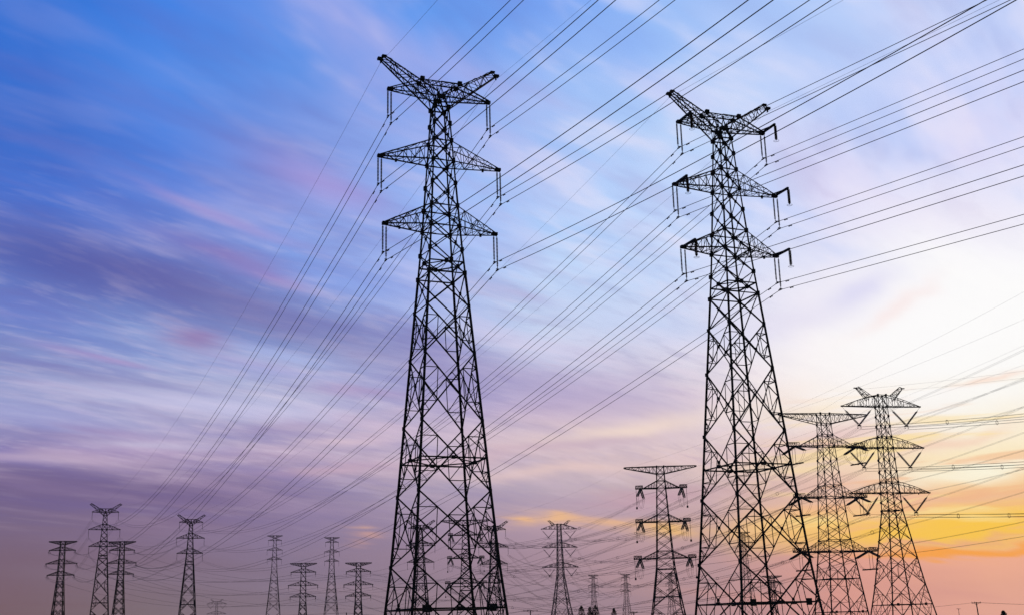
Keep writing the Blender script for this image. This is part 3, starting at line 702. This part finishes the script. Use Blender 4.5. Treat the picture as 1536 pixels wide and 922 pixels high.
span('P1', 'P3', 9, 'pair', lv=(0, 1, 2))
span('P2', 'P4', 9, 'pair', lv=(0, 1, 2))
span('P3', 'K2', 7, 'pair', lv=(0, 1, 2))
span('P4', 'C1', 15, 'pair', lv=(0, 1, 2))
span('K2', 'K1', 7, 'quad', lv=(0, 1, 2, 3))
span('B1', 'B2', 10, 'quad', lv=(0, 1, 2, 3))
span('B2', 'D4', 14, 'pair', lv=(0, 1, 2))
span('A4', 'B2', 5, 'pair', lv=(0, 1, 2))
span('P4', 'K1', 14, 'pair', lv=(0, 1, 2))
span('K2', 'C1', 11, 'quad', lv=(0, 1, 2))
span('A4', 'D3', 14, 'pair', lv=(0, 1, 2))
off_span('B1', R(36), -.1, .4e-3, 'quad', 130)
off_span('C1', R(20), 0.0, .4e-3, 'pair')
off_span('K1', R(21), -.012, .4e-3, 'pair')

# ------------------------------------------------------------------ low poles
def pole(azm, dist, h, arm, label, lean=0.0, crossarm=True):
    root = empty('utility_pole', at(azm, dist)); tag(root, label, 'utility pole', 'low poles along the horizon')
    m = MB(); m.tube([(0, 0, -.3), (lean*h, 0, h)], [.22, .15], 8); m.build('post', WOODP, root)
    if crossarm:
        m = MB(); m.bar((lean*h-arm, 0, h-.3), (lean*h+arm, 0, h-.3), .16, 'S'); m.bar((lean*h-arm*.5, 0, h-.32), (lean*h, 0, h-1.0), .06, 'S'); m.bar((lean*h+arm*.5, 0, h-.32), (lean*h, 0, h-1.0), .06, 'S'); m.build('crossarm', STEEL, root)
        m = MB()
        for x in (-arm*.9, -arm*.35, arm*.9): m.tube([(lean*h+x, 0, h-.25), (lean*h+x, 0, h-.1), (lean*h+x, 0, h+.12)], [.05, .1, .05], 6)
        m.build('pin_insulator', INSUL, root)
    return Vector(at(azm, dist))+Vector((lean*h, 0, h))
p1 = pole(20.25, 400, 6.9, 1.4, 'low pole with a short crossbar, alone at the lower right', -.05)
p2 = pole(0.5, 400, 8.2, 2.4, 'low pole with a wide crossbar right of the left near pylon base')
p3 = pole(5.25, 400, 6.9, 1.2, 'low pole with a short crossbar left of the tension pylon base')
p4 = pole(-7.95, 400, 8.8, 0, 'plain low post left of the left near pylon base', 0, False)
p5 = pole(19.45, 900, 9.5, 1.3, 'tiny far pole left of the lone pole at lower right', 0, True)
for a, b, lb, sg in ((p4, p2, 'thin low wire from the plain post to the wide-barred pole', 1.6), (p2, p3, 'thin low wire between the two low poles right of centre', 1.0), (p3, p1, 'thin low wire crossing behind the right near pylon to the lone pole', 2.4), (p1, Vector(at(30, 420))+Vector((0, 0, 7)), 'thin low wire from the lone pole to the right edge', 1.6), (Vector(at(-27, 430))+Vector((0, 0, 12)), p4, 'thin low wire from the left edge to the plain post', 1.5)):
    m = MB()
    for o in (-.9, 0): m.tube(offset(parab(a, b, sg), o, -.1), .03, 4, False)
    o = m.build('service_wire', CABLE); tag(o, lb, 'wire', 'thin low service wires')

# ------------------------------------------------------------------ trees whose tops reach into view
def tree(azm, dist, h, cr, label, seed):
    rnd = random.Random(seed); root = empty('tree', at(azm, dist)); tag(root, label, 'tree', 'tree tops at the horizon')
    m = MB(); m.tube([(0, 0, -.2), (.05, 0, h*.35), (0, .05, h*.8)], [.2, .14, .05], 7)
    for k in range(7):
        t = 2*math.pi*rnd.random(); z = h*rnd.uniform(.3, .65); m.tube([(0, 0, z), (cr*.6*math.cos(t), cr*.6*math.sin(t), z+h*.18)], [.07, .02], 5)
    m.build('trunk', BARK, root)
    m = MB()
    for k in range(900):
        t = 2*math.pi*rnd.random(); u = rnd.random(); z = .3+.7*u; rr = cr*math.sqrt(rnd.random())*(math.sin(math.pi*min(1, .12+u*.88))**.6+.08)
        c = Vector((rr*math.cos(t), rr*math.sin(t), h*z+rnd.uniform(-.2, .2))); s_ = rnd.uniform(.10, .24); i = len(m.v)
        a = Vector([rnd.uniform(-1, 1) for _ in range(3)]).normalized(); b = a.cross(Vector((0.3, .2, 1))).normalized()
        m.v += [c-a*s_, c+b*s_*.5, c+a*s_, c-b*s_*.5]; m.f.append((i, i+1, i+2, i+3))
    m.build('crown', LEAF, root)
tree(2.85, 300, 7.2, .95, 'pointed small tree top right of the small arched-arm pylon, leftmost of the row', 1)
tree(3.25, 300, 6.9, .8, 'pointed tree top by the tiny thin pylon, second of the row', 2)
tree(3.5, 300, 7.2, 1.1, 'widest dark tree top at the foot of the tiny thin pylon', 3)
tree(4.35, 300, 6.4, .8, 'lowest dark tree top between the two tiny thin pylons', 4)
tree(21.25, 300, 3.4, .75, 'rounded dark bush top at the lower right corner right of the lone pole', 5)

# ------------------------------------------------------------------ evening haze
hz = MB(); hz.box((0, 900, 34.2), (4600, 3000, 70.4)); hz_o = hz.build('haze', FIELD)
tag(hz_o, 'thin lilac evening haze over the fields', None, None, 'stuff')
hm = bpy.data.materials.new('haze_air'); hm.use_nodes = True; ht = hm.node_tree; ht.nodes.clear()
pv = ht.nodes.new('ShaderNodeVolumePrincipled'); ho = ht.nodes.new('ShaderNodeOutputMaterial'); ht.links.new(pv.outputs[0], ho.inputs['Volume'])
pv.inputs['Density'].default_value = 0.00007; pv.inputs['Color'].default_value = (0.85, 0.75, 0.88, 1); pv.inputs['Anisotropy'].default_value = 0.0
hz_o.data.materials.clear(); hz_o.data.materials.append(hm)
